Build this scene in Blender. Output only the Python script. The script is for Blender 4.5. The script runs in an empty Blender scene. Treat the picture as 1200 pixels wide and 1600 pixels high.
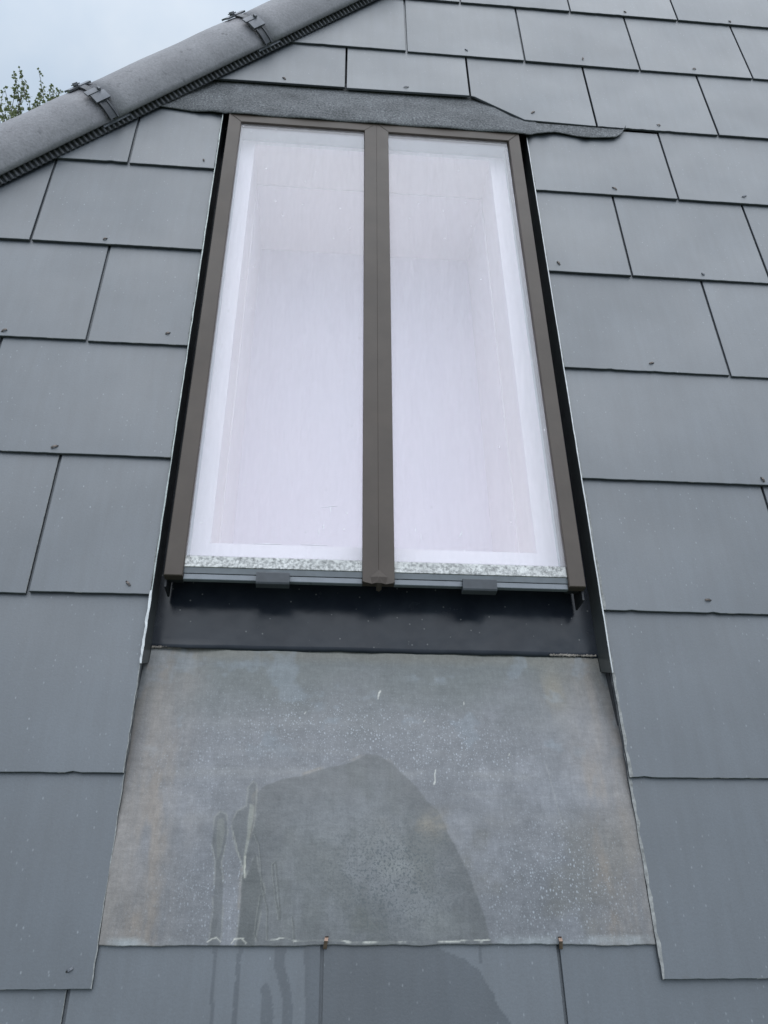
import bpy, bmesh, math, random
import numpy as np
from mathutils import Matrix, Vector

random.seed(7)
RNG = np.random.default_rng(11)
scene = bpy.context.scene
COL = scene.collection

# ---------------------------------------------------------------- roof frame
# (u, v, w): u along the eaves, v up the slope, w out of the slates; metres.
PITCH = math.radians(50.0)
Z0 = 6.0
ROT = Matrix.Rotation(PITCH, 3, 'X')
def T(u, v, w=0.0):
    return ROT @ Vector((u, v, w)) + Vector((0, 0, Z0))

# ---------------------------------------------------------------- camera
cam_d = bpy.data.cameras.new('camera')
cam = bpy.data.objects.new('camera', cam_d)
COL.objects.link(cam)
R_pc = Matrix(((0.9963341802777388, -0.010388970304483488, 0.08491331171434122),
               (-0.03476428333855951, 0.8577711574239775, 0.5128548392044385),
               (-0.07816422336491721, -0.5139267562478789, 0.854265557890645)))
M = (ROT @ R_pc.transposed()).to_4x4()
M.translation = T(-0.7892, -2.0706, 1.1694)
cam.matrix_world = M
cam_d.sensor_fit = 'VERTICAL'
cam_d.sensor_height = 24.0
cam_d.lens = 24.0 * 1278.47 / 1600.0
cam_d.clip_start = 0.02
cam_d.clip_end = 1500.0
scene.camera = cam

# ---------------------------------------------------------------- sky, sun, exposure
SUN_EL, SUN_AZ = math.radians(82), math.radians(15)   # azimuth clockwise from +Y
world = bpy.data.worlds.new('World')
scene.world = world
world.use_nodes = True
wn, wl = world.node_tree.nodes, world.node_tree.links
wn.clear()
w_out = wn.new('ShaderNodeOutputWorld')
w_bg = wn.new('ShaderNodeBackground')
w_bg.inputs['Strength'].default_value = 0.1
sky = wn.new('ShaderNodeTexSky')
sky.sky_type = 'NISHITA'
sky.sun_disc = False
sky.sun_elevation = SUN_EL
sky.sun_rotation = SUN_AZ
sky.air_density = 1.0
sky.dust_density = 2.0
w_tc = wn.new('ShaderNodeTexCoord')
w_n = wn.new('ShaderNodeTexNoise')
w_n.inputs['Scale'].default_value = 4.2
w_n.inputs['Detail'].default_value = 5.0
w_n.inputs['Roughness'].default_value = 0.5
w_ramp = wn.new('ShaderNodeValToRGB')
w_ramp.color_ramp.elements[0].position = 0.32
w_ramp.color_ramp.elements[0].color = (4.9, 6.2, 7.8, 1)
w_ramp.color_ramp.elements[1].position = 0.68
w_ramp.color_ramp.elements[1].color = (7.5, 8.2, 9.0, 1)
w_mix = wn.new('ShaderNodeMix')
w_mix.data_type = 'RGBA'
w_mix.inputs[0].default_value = 0.9
wl.new(w_tc.outputs['Generated'], w_n.inputs['Vector'])
wl.new(w_n.outputs['Fac'], w_ramp.inputs['Fac'])
wl.new(sky.outputs['Color'], w_mix.inputs[6])
wl.new(w_ramp.outputs['Color'], w_mix.inputs[7])
# standard overcast sky: luminance climbs evenly from horizon to zenith, same in every direction
w_sep = wn.new('ShaderNodeSeparateXYZ')
wl.new(w_tc.outputs['Generated'], w_sep.inputs[0])
w_cl = wn.new('ShaderNodeMath'); w_cl.operation = 'MAXIMUM'; w_cl.inputs[1].default_value = 0.0
wl.new(w_sep.outputs['Z'], w_cl.inputs[0])
w_el = wn.new('ShaderNodeMath'); w_el.operation = 'MULTIPLY_ADD'
w_el.inputs[1].default_value = 1.8 / 1.62
w_el.inputs[2].default_value = 1.0 / 1.62
wl.new(w_cl.outputs[0], w_el.inputs[0])
w_cie = wn.new('ShaderNodeVectorMath'); w_cie.operation = 'SCALE'
wl.new(w_mix.outputs[2], w_cie.inputs[0])
wl.new(w_el.outputs[0], w_cie.inputs['Scale'])
wl.new(w_cie.outputs[0], w_bg.inputs['Color'])
wl.new(w_bg.outputs['Background'], w_out.inputs['Surface'])

sun_d = bpy.data.lights.new('sun', 'SUN')
sun_d.energy = 1.5
sun_d.angle = math.radians(80)
sun_d.color = (1.0, 0.995, 0.985)
sun = bpy.data.objects.new('sun', sun_d)
COL.objects.link(sun)
sd = Vector((math.sin(SUN_AZ) * math.cos(SUN_EL), math.cos(SUN_AZ) * math.cos(SUN_EL), math.sin(SUN_EL)))
sun.rotation_euler = sd.to_track_quat('Z', 'Y').to_euler()
sun.location = sd * 40

vs = scene.view_settings
vs.view_transform = 'Standard'
vs.look = 'None'
vs.exposure = 0.1
vs.gamma = 1.0
vs.use_curve_mapping = False
try:
    scene.cycles.use_denoising = True
    scene.cycles.use_adaptive_sampling = True
    scene.cycles.adaptive_threshold = 0.008
    scene.cycles.max_bounces = 8
    scene.cycles.diffuse_bounces = 5
    scene.cycles.glossy_bounces = 3
    scene.cycles.transparent_max_bounces = 10
except Exception:
    pass

# ---------------------------------------------------------------- materials
def new_mat(name):
    m = bpy.data.materials.new(name)
    m.use_nodes = True
    nt = m.node_tree
    return m, nt, nt.nodes, nt.links, nt.nodes['Principled BSDF']

def rgba(c, a=1.0):
    return (c[0], c[1], c[2], a)

def coords(nodes, links, rand=True, kind='Object'):
    tc = nodes.new('ShaderNodeTexCoord')
    if not rand:
        return tc.outputs[kind]
    oi = nodes.new('ShaderNodeObjectInfo')
    mul = nodes.new('ShaderNodeVectorMath'); mul.operation = 'SCALE'
    mul.inputs[0].default_value = (37.0, 53.0, 71.0)
    links.new(oi.outputs['Random'], mul.inputs['Scale'])
    add = nodes.new('ShaderNodeVectorMath'); add.operation = 'ADD'
    links.new(tc.outputs[kind], add.inputs[0])
    links.new(mul.outputs[0], add.inputs[1])
    return add.outputs[0]

def noise(nodes, links, vec, scale, detail=3.0, rough=0.55, stretch=None):
    if stretch:
        mp = nodes.new('ShaderNodeMapping')
        mp.inputs['Scale'].default_value = stretch
        links.new(vec, mp.inputs['Vector'])
        vec = mp.outputs['Vector']
    n = nodes.new('ShaderNodeTexNoise')
    n.inputs['Scale'].default_value = scale
    n.inputs['Detail'].default_value = detail
    n.inputs['Roughness'].default_value = rough
    links.new(vec, n.inputs['Vector'])
    return n.outputs['Fac']

def ramp(nodes, links, fac, stops):
    r = nodes.new('ShaderNodeValToRGB')
    els = r.color_ramp.elements
    while len(els) < len(stops):
        els.new(0.5)
    for e, (p, c) in zip(els, stops):
        e.position = p
        e.color = rgba(c) if not isinstance(c, (int, float)) else (c, c, c, 1)
    links.new(fac, r.inputs['Fac'])
    return r.outputs['Color']

def mixc(nodes, links, fac, a, b, mode='MIX'):
    m = nodes.new('ShaderNodeMix')
    m.data_type = 'RGBA'
    m.blend_type = mode
    for sock, val in ((m.inputs[0], fac), (m.inputs[6], a), (m.inputs[7], b)):
        if isinstance(val, (int, float)):
            sock.default_value = val
        elif isinstance(val, tuple):
            sock.default_value = rgba(val)
        else:
            links.new(val, sock)
    return m.outputs[2]

def bump(nodes, links, bsdf, h, dist, strength=1.0):
    b = nodes.new('ShaderNodeBump')
    b.inputs['Distance'].default_value = dist
    b.inputs['Strength'].default_value = strength
    links.new(h, b.inputs['Height'])
    links.new(b.outputs['Normal'], bsdf.inputs['Normal'])
    return b

def plain(name, col, rough=0.5, metal=0.0, var=0.15, scale=40.0, spec=0.5, bmp=0.0):
    m, nt, N, L, B = new_mat(name)
    v = coords(N, L)
    f = noise(N, L, v, scale, 4.0)
    lo = tuple(c * (1 - var) for c in col)
    hi = tuple(min(1.0, c * (1 + var)) for c in col)
    L.new(ramp(N, L, f, [(0.3, lo), (0.7, hi)]), B.inputs['Base Color'])
    rr = ramp(N, L, noise(N, L, v, scale * 0.4), [(0.3, max(0.02, rough - 0.06)), (0.7, min(1, rough + 0.06))])
    L.new(rr, B.inputs['Roughness'])
    B.inputs['Metallic'].default_value = metal
    B.inputs['Specular IOR Level'].default_value = spec
    if bmp:
        bump(N, L, B, noise(N, L, v, scale * 4), bmp)
    return m

def slate_material(name, wet=False):
    m, nt, N, L, B = new_mat(name)
    v = coords(N, L)
    oi = N.new('ShaderNodeObjectInfo')
    base = ramp(N, L, oi.outputs['Random'], [(0.0, (0.038, 0.048, 0.059)), (0.35, (0.043, 0.053, 0.064)), (0.7, (0.045, 0.055, 0.066)), (1.0, (0.051, 0.061, 0.072))])
    mott = ramp(N, L, noise(N, L, v, 6.0, 5.0), [(0.25, 0.80), (0.75, 1.20)])
    c = mixc(N, L, 1.0, base, mott, 'MULTIPLY')
    stre = ramp(N, L, noise(N, L, v, 9.0, 4.0, 0.6, (7.0, 0.7, 1.0)), [(0.3, 0.86), (0.7, 1.14)])
    c = mixc(N, L, 1.0, c, stre, 'MULTIPLY')
    grain = ramp(N, L, noise(N, L, v, 420.0, 2.0), [(0.2, 0.82), (0.8, 1.18)])
    c = mixc(N, L, 1.0, c, grain, 'MULTIPLY')
    # pale specks of dried mortar splash, denser in patches
    vo = N.new('ShaderNodeTexVoronoi')
    vo.inputs['Scale'].default_value = 120.0
    mp = N.new('ShaderNodeMapping'); mp.inputs['Scale'].default_value = (1.0, 0.6, 1.0)
    L.new(v, mp.inputs['Vector']); L.new(mp.outputs[0], vo.inputs['Vector'])
    dot = ramp(N, L, vo.outputs['Distance'], [(0.06, 1.0), (0.17, 0.0)])
    pick = N.new('ShaderNodeMath'); pick.operation = 'GREATER_THAN'; pick.inputs[1].default_value = 0.62
    sep = N.new('ShaderNodeSeparateColor'); L.new(vo.outputs['Color'], sep.inputs[0])
    L.new(sep.outputs[0], pick.inputs[0])
    patch = ramp(N, L, noise(N, L, v, 7.0, 3.0), [(0.36, 0.04), (0.66, 0.48)])
    m1 = N.new('ShaderNodeMath'); m1.operation = 'MULTIPLY'
    L.new(dot, m1.inputs[0]); L.new(pick.outputs[0], m1.inputs[1])
    m2 = N.new('ShaderNodeMath'); m2.operation = 'MULTIPLY'
    L.new(m1.outputs[0], m2.inputs[0]); L.new(patch, m2.inputs[1])
    c = mixc(N, L, m2.outputs[0], c, (0.32, 0.34, 0.36))
    # rare dark scuffs
    sc = ramp(N, L, noise(N, L, v, 33.0, 2.0, 0.4, (1.0, 2.2, 1.0)), [(0.765, 0.0), (0.80, 0.5)])
    c = mixc(N, L, sc, c, (0.035, 0.04, 0.045))
    rgh = ramp(N, L, noise(N, L, v, 4.0, 4.0), [(0.3, 0.50), (0.7, 0.66)])
    if wet:
        at = N.new('ShaderNodeAttribute'); at.attribute_name = 'wet'
        c = mixc(N, L, at.outputs['Fac'], c, mixc(N, L, 1.0, c, (0.62, 0.62, 0.62), 'MULTIPLY'))
        cw = N.new('ShaderNodeMath'); cw.operation = 'MULTIPLY_ADD'; cw.inputs[1].default_value = -0.6; cw.inputs[2].default_value = 1.0
        L.new(at.outputs['Fac'], cw.inputs[0])
        rgh = mixc(N, L, at.outputs['Fac'], rgh, (0.34, 0.34, 0.34))
    L.new(c, B.inputs['Base Color'])
    L.new(rgh, B.inputs['Roughness'])
    B.inputs['IOR'].default_value = 1.75
    B.inputs['Coat Weight'].default_value = 1.0
    B.inputs['Coat IOR'].default_value = 1.7
    if wet: L.new(cw.outputs[0], B.inputs['Coat Weight'])
    B.inputs['Coat Roughness'].default_value = 0.58
    hb = N.new('ShaderNodeMath'); hb.operation = 'ADD'
    L.new(noise(N, L, v, 260.0, 3.0), hb.inputs[0])
    big = N.new('ShaderNodeMath'); big.operation = 'MULTIPLY'; big.inputs[1].default_value = 6.0
    L.new(noise(N, L, v, 3.0, 2.0), big.inputs[0]); L.new(big.outputs[0], hb.inputs[1])
    bump(N, L, B, hb.outputs[0], 0.00022)
    return m

M_slate = slate_material('slate')
M_wet = slate_material('slate_wet', True)
M_deck = plain('roof_deck', (0.03, 0.032, 0.036), 0.7)
M_broken = plain('broken_slate_edge', (0.26, 0.26, 0.25), 0.8, var=0.35, scale=160)
M_edge = plain('slate_edge', (0.055, 0.06, 0.068), 0.7, var=0.3, scale=150)
M_rivet = plain('rivet_copper', (0.10, 0.085, 0.075), 0.42, 0.7, 0.4, 120)
M_copper = plain('copper', (0.20, 0.14, 0.11), 0.35, 0.9, 0.3, 160)
M_hole = plain('rivet_hole', (0.015, 0.015, 0.016), 0.8)
M_brown = plain('brown_powder_coat', (0.070, 0.054, 0.043), 0.46, 0.0, 0.13, 14, 0.35, 0.0002)
M_black = plain('black_rubber', (0.018, 0.019, 0.022), 0.55, 0.0, 0.2)
M_clip = plain('grey_glass_clip', (0.055, 0.060, 0.068), 0.5, 0.0, 0.2, 60)
M_flash = plain('flashing_coat', (0.045, 0.050, 0.050), 0.38, 0.0, 0.2, 14)
M_raw = plain('raw_metal_edge', (0.50, 0.51, 0.51), 0.45, 0.3, 0.18, 90)
M_rawdull = plain('dull_metal_edge', (0.30, 0.33, 0.32), 0.40, 0.5, 0.3, 90)
M_spacer = plain('glazing_spacer', (0.36, 0.42, 0.44), 0.5, 0.0, 0.06, 30)
M_seal = plain('edge_seal', (0.085, 0.10, 0.11), 0.35, 0.0, 0.15, 60)
M_strip = plain('glass_edge_strip', (0.17, 0.185, 0.205), 0.3, 0.0, 0.12, 40)
M_lining = plain('white_lining', (0.95, 0.885, 0.885), 0.45, 0.0, 0.015, 8)
M_reveal = plain('white_reveal', (0.95, 0.885, 0.865), 0.6, 0.0, 0.015, 8)
M_blind = plain('white_blind', (0.86, 0.80, 0.85), 0.7, 0.0, 0.015, 5)
M_ground = plain('grass', (0.06, 0.09, 0.03), 0.9, 0.0, 0.35, 0.6)
M_wall = plain('render_wall', (0.55, 0.53, 0.49), 0.9, 0.0, 0.06, 3)
M_bark = plain('bark', (0.12, 0.10, 0.08), 0.9, 0.0, 0.3, 30)
M_plastic = plain('clip_plastic', (0.060, 0.062, 0.070), 0.5, 0.0, 0.2, 60)
M_steel = plain('clip_steel', (0.15, 0.155, 0.17), 0.45, 0.3, 0.2, 60)
M_vent = plain('vent_strip', (0.085, 0.086, 0.094), 0.6, 0.0, 0.25, 50)

def hip_material():
    m, nt, N, L, B = new_mat('hip_concrete')
    v = coords(N, L)
    c = ramp(N, L, noise(N, L, v, 12.0, 6.0, 0.65), [(0.25, (0.18, 0.174, 0.182)), (0.75, (0.27, 0.262, 0.272))])
    g = ramp(N, L, noise(N, L, v, 180.0, 3.0), [(0.25, 0.82), (0.75, 1.16)])
    c = mixc(N, L, 1.0, c, g, 'MULTIPLY')
    d = ramp(N, L, noise(N, L, v, 55.0, 3.0, 0.6), [(0.62, 0.0), (0.72, 0.5)])
    c = mixc(N, L, d, c, (0.06, 0.06, 0.066))
    p = ramp(N, L, noise(N, L, v, 24.0, 2.0, 0.5), [(0.745, 0.0), (0.77, 0.85)])
    c = mixc(N, L, p, c, (0.42, 0.41, 0.42))
    L.new(c, B.inputs['Base Color'])
    B.inputs['Roughness'].default_value = 0.62
    bump(N, L, B, noise(N, L, v, 240.0, 4.0, 0.7), 0.0010)
    return m
M_hip = hip_material()

def felt_material():
    m, nt, N, L, B = new_mat('mineral_felt')
    v = coords(N, L)
    c = ramp(N, L, noise(N, L, v, 230.0, 4.0, 0.8), [(0.32, (0.048, 0.050, 0.053)), (0.5, (0.128, 0.132, 0.136)), (0.72, (0.33, 0.335, 0.34))])
    d = ramp(N, L, noise(N, L, v, 13.0, 4.0), [(0.3, 0.75), (0.7, 1.2)])
    c = mixc(N, L, 1.0, c, d, 'MULTIPLY')
    L.new(c, B.inputs['Base Color'])
    B.inputs['Roughness'].default_value = 0.85
    bump(N, L, B, noise(N, L, v, 420.0, 3.0, 0.8), 0.0025)
    return m
M_felt = felt_material()

def panel_material():
    m, nt, N, L, B = new_mat('black_gloss_tray')
    v = coords(N, L, False)
    c = ramp(N, L, noise(N, L, v, 16.0, 5.0), [(0.3, (0.012, 0.015, 0.022)), (0.75, (0.026, 0.031, 0.039))])
    vo = N.new('ShaderNodeTexVoronoi'); vo.inputs['Scale'].default_value = 60.0
    L.new(v, vo.inputs['Vector'])
    dot = ramp(N, L, vo.outputs['Distance'], [(0.05, 0.6), (0.10, 0.0)])
    c = mixc(N, L, dot, c, (0.22, 0.22, 0.21))
    L.new(c, B.inputs['Base Color'])
    L.new(ramp(N, L, noise(N, L, v, 25.0, 5.0), [(0.3, 0.17), (0.75, 0.30)]), B.inputs['Roughness'])
    B.inputs['Specular IOR Level'].default_value = 0.32
    bump(N, L, B, noise(N, L, v, 9.0, 3.0), 0.002)
    return m
M_panel = panel_material()

def silver_material():
    m, nt, N, L, B = new_mat('speckled_foil')
    v = coords(N, L)
    a = noise(N, L, v, 190.0, 5.0, 0.75)
    c = ramp(N, L, a, [(0.36, (0.22, 0.22, 0.21)), (0.47, (0.46, 0.455, 0.44)), (0.56, (0.74, 0.73, 0.70))])
    b = ramp(N, L, noise(N, L, v, 30.0, 3.0), [(0.35, 0.72), (0.65, 1.0)])
    c = mixc(N, L, 1.0, c, b, 'MULTIPLY')
    L.new(c, B.inputs['Base Color'])
    B.inputs['Roughness'].default_value = 0.45
    bump(N, L, B, a, 0.001)
    return m
M_silver = silver_material()

def glass_material():
    m, nt, N, L, B = new_mat('window_glass')
    N.remove(B)
    out = N['Material Output']
    v = coords(N, L, False)
    tr = N.new('ShaderNodeBsdfTransparent'); tr.inputs['Color'].default_value = (0.985, 0.985, 1.0, 1)
    gl = N.new('ShaderNodeBsdfGlossy'); gl.inputs['Roughness'].default_value = 0.015
    fr = N.new('ShaderNodeFresnel'); geo = N.new('ShaderNodeNewGeometry')
    io = N.new('ShaderNodeMath'); io.operation = 'MULTIPLY_ADD'
    io.inputs[1].default_value = 1 / 1.5 - 1.5; io.inputs[2].default_value = 1.5
    L.new(geo.outputs['Backfacing'], io.inputs[0]); L.new(io.outputs[0], fr.inputs['IOR'])   # same 1.5 index from both sides
    bs = N.new('ShaderNodeBump'); bs.inputs['Distance'].default_value = 0.0008
    L.new(noise(N, L, v, 3.0, 2.0), bs.inputs['Height'])
    L.new(bs.outputs['Normal'], gl.inputs['Normal'])
    mx = N.new('ShaderNodeMixShader')
    L.new(fr.outputs['Fac'], mx.inputs['Fac'])
    L.new(tr.outputs[0], mx.inputs[1]); L.new(gl.outputs[0], mx.inputs[2])
    # thin milky film of dust and dried rain
    df = N.new('ShaderNodeBsdfDiffuse'); df.inputs['Color'].default_value = (0.90, 0.86, 0.88, 1)
    film = ramp(N, L, noise(N, L, v, 30.0, 6.0, 0.6, (3.0, 0.35, 1.0)), [(0.3, 0.13), (0.75, 0.19)])
    vo = N.new('ShaderNodeTexVoronoi'); vo.inputs['Scale'].default_value = 26.0
    L.new(v, vo.inputs['Vector'])
    dots = ramp(N, L, vo.outputs['Distance'], [(0.025, 0.5), (0.05, 0.0)])
    sm = mixc(N, L, 1.0, film, dots, 'ADD')
    mx2 = N.new('ShaderNodeMixShader')
    L.new(sm, mx2.inputs['Fac'])
    L.new(mx.outputs[0], mx2.inputs[1]); L.new(df.outputs[0], mx2.inputs[2])
    L.new(mx2.outputs[0], out.inputs['Surface'])
    return m
M_glass = glass_material()

def lead_material():
    m, nt, N, L, B = new_mat('weathered_lead')
    v = coords(N, L, False)
    def attr(n):
        at = N.new('ShaderNodeAttribute'); at.attribute_name = n
        return at
    def mul(a, b):
        q = N.new('ShaderNodeMath'); q.operation = 'MULTIPLY'
        L.new(a, q.inputs[0]); L.new(b, q.inputs[1])
        return q.outputs[0]
    c = attr('patina').outputs['Color']
    for sc_, st, lo, hi in ((700.0, None, .90, 1.10), (55.0, (5.0, .8, 1.0), .92, 1.08), (45.0, (.7, 5.0, 1.0), .93, 1.07), (130.0, None, .90, 1.10)):
        c = mixc(N, L, 1.0, c, ramp(N, L, noise(N, L, v, sc_, 4.0, .65, st), [(0.3, lo), (0.7, hi)]), 'MULTIPLY')
    # dried rain spots
    for sc_, pk, d0, d1, al in ((240.0, .55, .16, .34, .55), (430.0, .45, .18, .36, .40)):
        vo = N.new('ShaderNodeTexVoronoi'); vo.inputs['Scale'].default_value = sc_
        mp = N.new('ShaderNodeMapping'); mp.inputs['Scale'].default_value = (1.0, .72, 1.0)
        L.new(v, mp.inputs['Vector']); L.new(mp.outputs[0], vo.inputs['Vector'])
        sep = N.new('ShaderNodeSeparateColor'); L.new(vo.outputs['Color'], sep.inputs[0])
        g = N.new('ShaderNodeMath'); g.operation = 'GREATER_THAN'; g.inputs[1].default_value = pk
        L.new(sep.outputs[0], g.inputs[0])
        f = mul(mul(ramp(N, L, vo.outputs['Distance'], [(d0, al), (d1, 0.0)]), g.outputs[0]), attr('speck').outputs['Fac'])
        c = mixc(N, L, f, c, (0.46, 0.49, 0.52))
    # small dark pits where the water stood
    pf = mul(ramp(N, L, noise(N, L, v, 330.0, 2.0, .5), [(0.54, 0.0), (0.60, 0.75)]), attr('pit').outputs['Fac'])
    c = mixc(N, L, pf, c, (0.075, 0.088, 0.092))
    L.new(c, B.inputs['Base Color'])
    L.new(attr('gloss').outputs['Fac'], B.inputs['Roughness'])
    B.inputs['Specular IOR Level'].default_value = 0.55
    bump(N, L, B, noise(N, L, v, 300.0, 3.0), 0.0003)
    return m
M_lead = lead_material()

def leaf_material():
    m, nt, N, L, B = new_mat('leaf')
    v = coords(N, L, False)
    c = ramp(N, L, noise(N, L, v, 1.7, 4.0), [(0.3, (0.10, 0.135, 0.05)), (0.7, (0.19, 0.22, 0.10))])
    L.new(c, B.inputs['Base Color'])
    B.inputs['Roughness'].default_value = 0.5
    tl = N.new('ShaderNodeBsdfTranslucent')
    L.new(c, tl.inputs['Color'])
    mx = N.new('ShaderNodeMixShader'); mx.inputs['Fac'].default_value = 0.35
    L.new(B.outputs[0], mx.inputs[1]); L.new(tl.outputs[0], mx.inputs[2])
    L.new(mx.outputs[0], N['Material Output'].inputs['Surface'])
    return m
M_leaf = leaf_material()

# ---------------------------------------------------------------- builders
def tag(o, label=None, cat=None, group=None, kind=None):
    if label: o['label'] = label
    if cat: o['category'] = cat
    if group: o['group'] = group
    if kind: o['kind'] = kind
    return o

BASE = {}
def thing(name, base, label, cat, group=None):
    """Empty on the roof plane at base=(u,v,w); its parts are written in roof coordinates."""
    o = bpy.data.objects.new(name, None)
    o.empty_display_size = 0.05
    COL.objects.link(o)
    o.location = T(*base)
    o.rotation_euler = (PITCH, 0, 0)
    BASE[o] = Vector(base)
    return tag(o, label, cat, group)

def add(name, verts, faces, mat, parent=None, org=None, smooth=False, mats=None, face_mats=None):
    """mesh object from roof coordinates; org = its own origin in roof coordinates."""
    pb = BASE[parent] if parent is not None else Vector((0, 0, 0))
    o_org = Vector(org) if org is not None else pb
    me = bpy.data.meshes.new(name)
    me.from_pydata([tuple(Vector(p) - o_org) for p in verts], [], faces)
    for mm in (mats or [mat]):
        me.materials.append(mm)
    if face_mats:
        me.polygons.foreach_set('material_index', face_mats)
    if smooth:
        me.polygons.foreach_set('use_smooth', [True] * len(me.polygons))
    bm = bmesh.new(); bm.from_mesh(me)
    bmesh.ops.recalc_face_normals(bm, faces=bm.faces)
    bm.to_mesh(me); bm.free()
    ob = bpy.data.objects.new(name, me)
    COL.objects.link(ob)
    if parent is not None:
        ob.parent = parent
        ob.location = o_org - pb
    else:
        ob.location = T(*o_org)
        ob.rotation_euler = (PITCH, 0, 0)
    BASE[ob] = o_org
    return ob

def boxv(u0, u1, v0, v1, w0, w1):
    V = [(u0, v0, w0), (u1, v0, w0), (u1, v1, w0), (u0, v1, w0), (u0, v0, w1), (u1, v0, w1), (u1, v1, w1), (u0, v1, w1)]
    F = [(0, 3, 2, 1), (4, 5, 6, 7), (0, 1, 5, 4), (1, 2, 6, 5), (2, 3, 7, 6), (3, 0, 4, 7)]
    return V, F

def box(name, u0, u1, v0, v1, w0, w1, mat, parent, ch=0.0):
    if ch:
        V, F = prism([(u0, v0), (u1, v0), (u1, v1), (u0, v1)], lambda u, v: w1, w1 - w0, ch)
    else:
        V, F = boxv(u0, u1, v0, v1, w0, w1)
    return add(name, V, F, mat, parent)

def merge(parts):
    V, F = [], []
    for v, f in parts:
        n = len(V)
        V += v
        F += [tuple(i + n for i in q) for q in f]
    return V, F

def inset(poly, d):
    n = len(poly); out = []
    area = sum(poly[i][0] * poly[(i + 1) % n][1] - poly[(i + 1) % n][0] * poly[i][1] for i in range(n))
    sgn = 1 if area > 0 else -1
    for i in range(n):
        a, b, c = Vector(poly[i - 1]), Vector(poly[i]), Vector(poly[(i + 1) % n])
        e1, e2 = (b - a), (c - b)
        if e1.length < 1e-9 or e2.length < 1e-9:
            out.append(tuple(b)); continue
        e1.normalize(); e2.normalize()
        n1, n2 = Vector((-e1.y, e1.x)) * sgn, Vector((-e2.y, e2.x)) * sgn
        h = n1 + n2
        k = d / max(0.35, 1 + n1.dot(n2))
        out.append(tuple(b + h * k))
    return out

def prism(poly, top, thick, ch=0.0006, extra=None):
    """slab with a chamfered upper edge; top(u, v) gives its upper surface; extra = more chamfer per corner."""
    n = len(poly)
    ins = inset(poly, ch)
    if extra:
        ins = [(a[0] + e, a[1]) for a, e in zip(ins, extra)]
    V = [(u, v, top(u, v) - thick) for u, v in poly] + [(u, v, top(u, v) - ch) for u, v in poly] + [(u, v, top(u, v)) for u, v in ins]
    F = [tuple(reversed(range(n))), tuple(range(2 * n, 3 * n))]
    for i in range(n):
        j = (i + 1) % n
        F.append((i, j, n + j, n + i))
        F.append((n + i, n + j, 2 * n + j, 2 * n + i))
    return V, F

def clip_poly(poly, inside_val):
    """keep the part of a convex polygon where inside_val(p) <= 0"""
    out = []
    n = len(poly)
    for i in range(n):
        a, b = poly[i], poly[(i + 1) % n]
        fa, fb = inside_val(a), inside_val(b)
        if fa <= 0: out.append(a)
        if fa * fb < 0:
            t = fa / (fa - fb)
            out.append((a[0] + (b[0] - a[0]) * t, a[1] + (b[1] - a[1]) * t))
    return out

# ---------------------------------------------------------------- ground (structure)
gm = bpy.data.meshes.new('ground')
gm.from_pydata([(-600, -600, 0), (600, -600, 0), (600, 600, 0), (-600, 600, 0)], [], [(0, 1, 2, 3)])
gm.materials.append(M_ground)
ground = bpy.data.objects.new('ground', gm)
COL.objects.link(ground)
tag(ground, kind='structure')

# ---------------------------------------------------------------- house
HA = math.radians(46.9)
HD = (math.cos(HA), math.sin(HA))           # up along the hip
HN = (-math.sin(HA), math.cos(HA))          # across the hip, away from this slope
def hs(u, v): return u * HN[0] + v * HN[1]
def hip(t, s, w): return (HD[0] * t + HN[0] * s, HD[1] * t + HN[1] * s, w)

house = thing('house', (-0.69, -4.2, -0.03), 'house whose blue-grey slate roof slope fills the view, with a dark rounded hip', 'house')

WL, WR = -1.044, -0.332          # window opening between the slates
EAVE, RIDGE = -4.2, 1.75
S_HIP = 0.735                    # the line where the two slopes meet
def hip_u(v, s=S_HIP): return (v * HN[1] - s) / -HN[0]
dk = -0.028
deck = [[(hip_u(EAVE), EAVE), (5.0, EAVE), (5.0, -1.99), (hip_u(-1.99), -1.99)],
        [(hip_u(-1.99), -1.99), (WL - .004, -1.99), (WL - .004, -0.33), (hip_u(-0.33), -0.33)],
        [(WR + .004, -1.99), (5.0, -1.99), (5.0, -0.33), (WR + .004, -0.33)],
        [(hip_u(-0.33), -0.33), (5.0, -0.33), (5.0, RIDGE), (hip_u(RIDGE), RIDGE)]]
add('roof_deck', *merge([prism(q, lambda u, v: dk, 0.02, 0.0005) for q in deck]), M_deck, house)

# the slope beyond the hip: contains the hip line and the horizontal at right angles to the eaves
def to_world(u, v, w=0.0): return T(u, v, w)
IT = ROT.transposed()
def from_world(p):
    q = IT @ (Vector(p) - Vector((0, 0, Z0)))
    return (q.x, q.y, q.z)
a_ = to_world(hip_u(EAVE), EAVE, -0.012); b_ = to_world(hip_u(RIDGE), RIDGE, -0.012)
c_ = a_ + Vector((0, 13.0, 0)); d_ = b_ + Vector((0, 13.0 - 2 * (b_.y - a_.y), 0))
nrm = (b_ - a_).cross(c_ - a_).normalized()
if nrm.z < 0: nrm = -nrm
sv = [from_world(p) for p in (a_, b_, d_, c_)] + [from_world(p - nrm * 0.03) for p in (a_, b_, d_, c_)]
add('roof_slope', sv, [(0, 1, 2, 3), (7, 6, 5, 4), (0, 4, 5, 1), (1, 5, 6, 2), (2, 6, 7, 3), (3, 7, 4, 0)], M_slate, house)
x5 = 4.98
pk = [b_, Vector((x5, b_.y, b_.z)), Vector((x5, d_.y, d_.z)), d_, c_, Vector((x5, c_.y, c_.z))]
pv = [from_world(p) for p in pk] + [from_world(p - Vector((0, 0, .05))) for p in pk]
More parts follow.
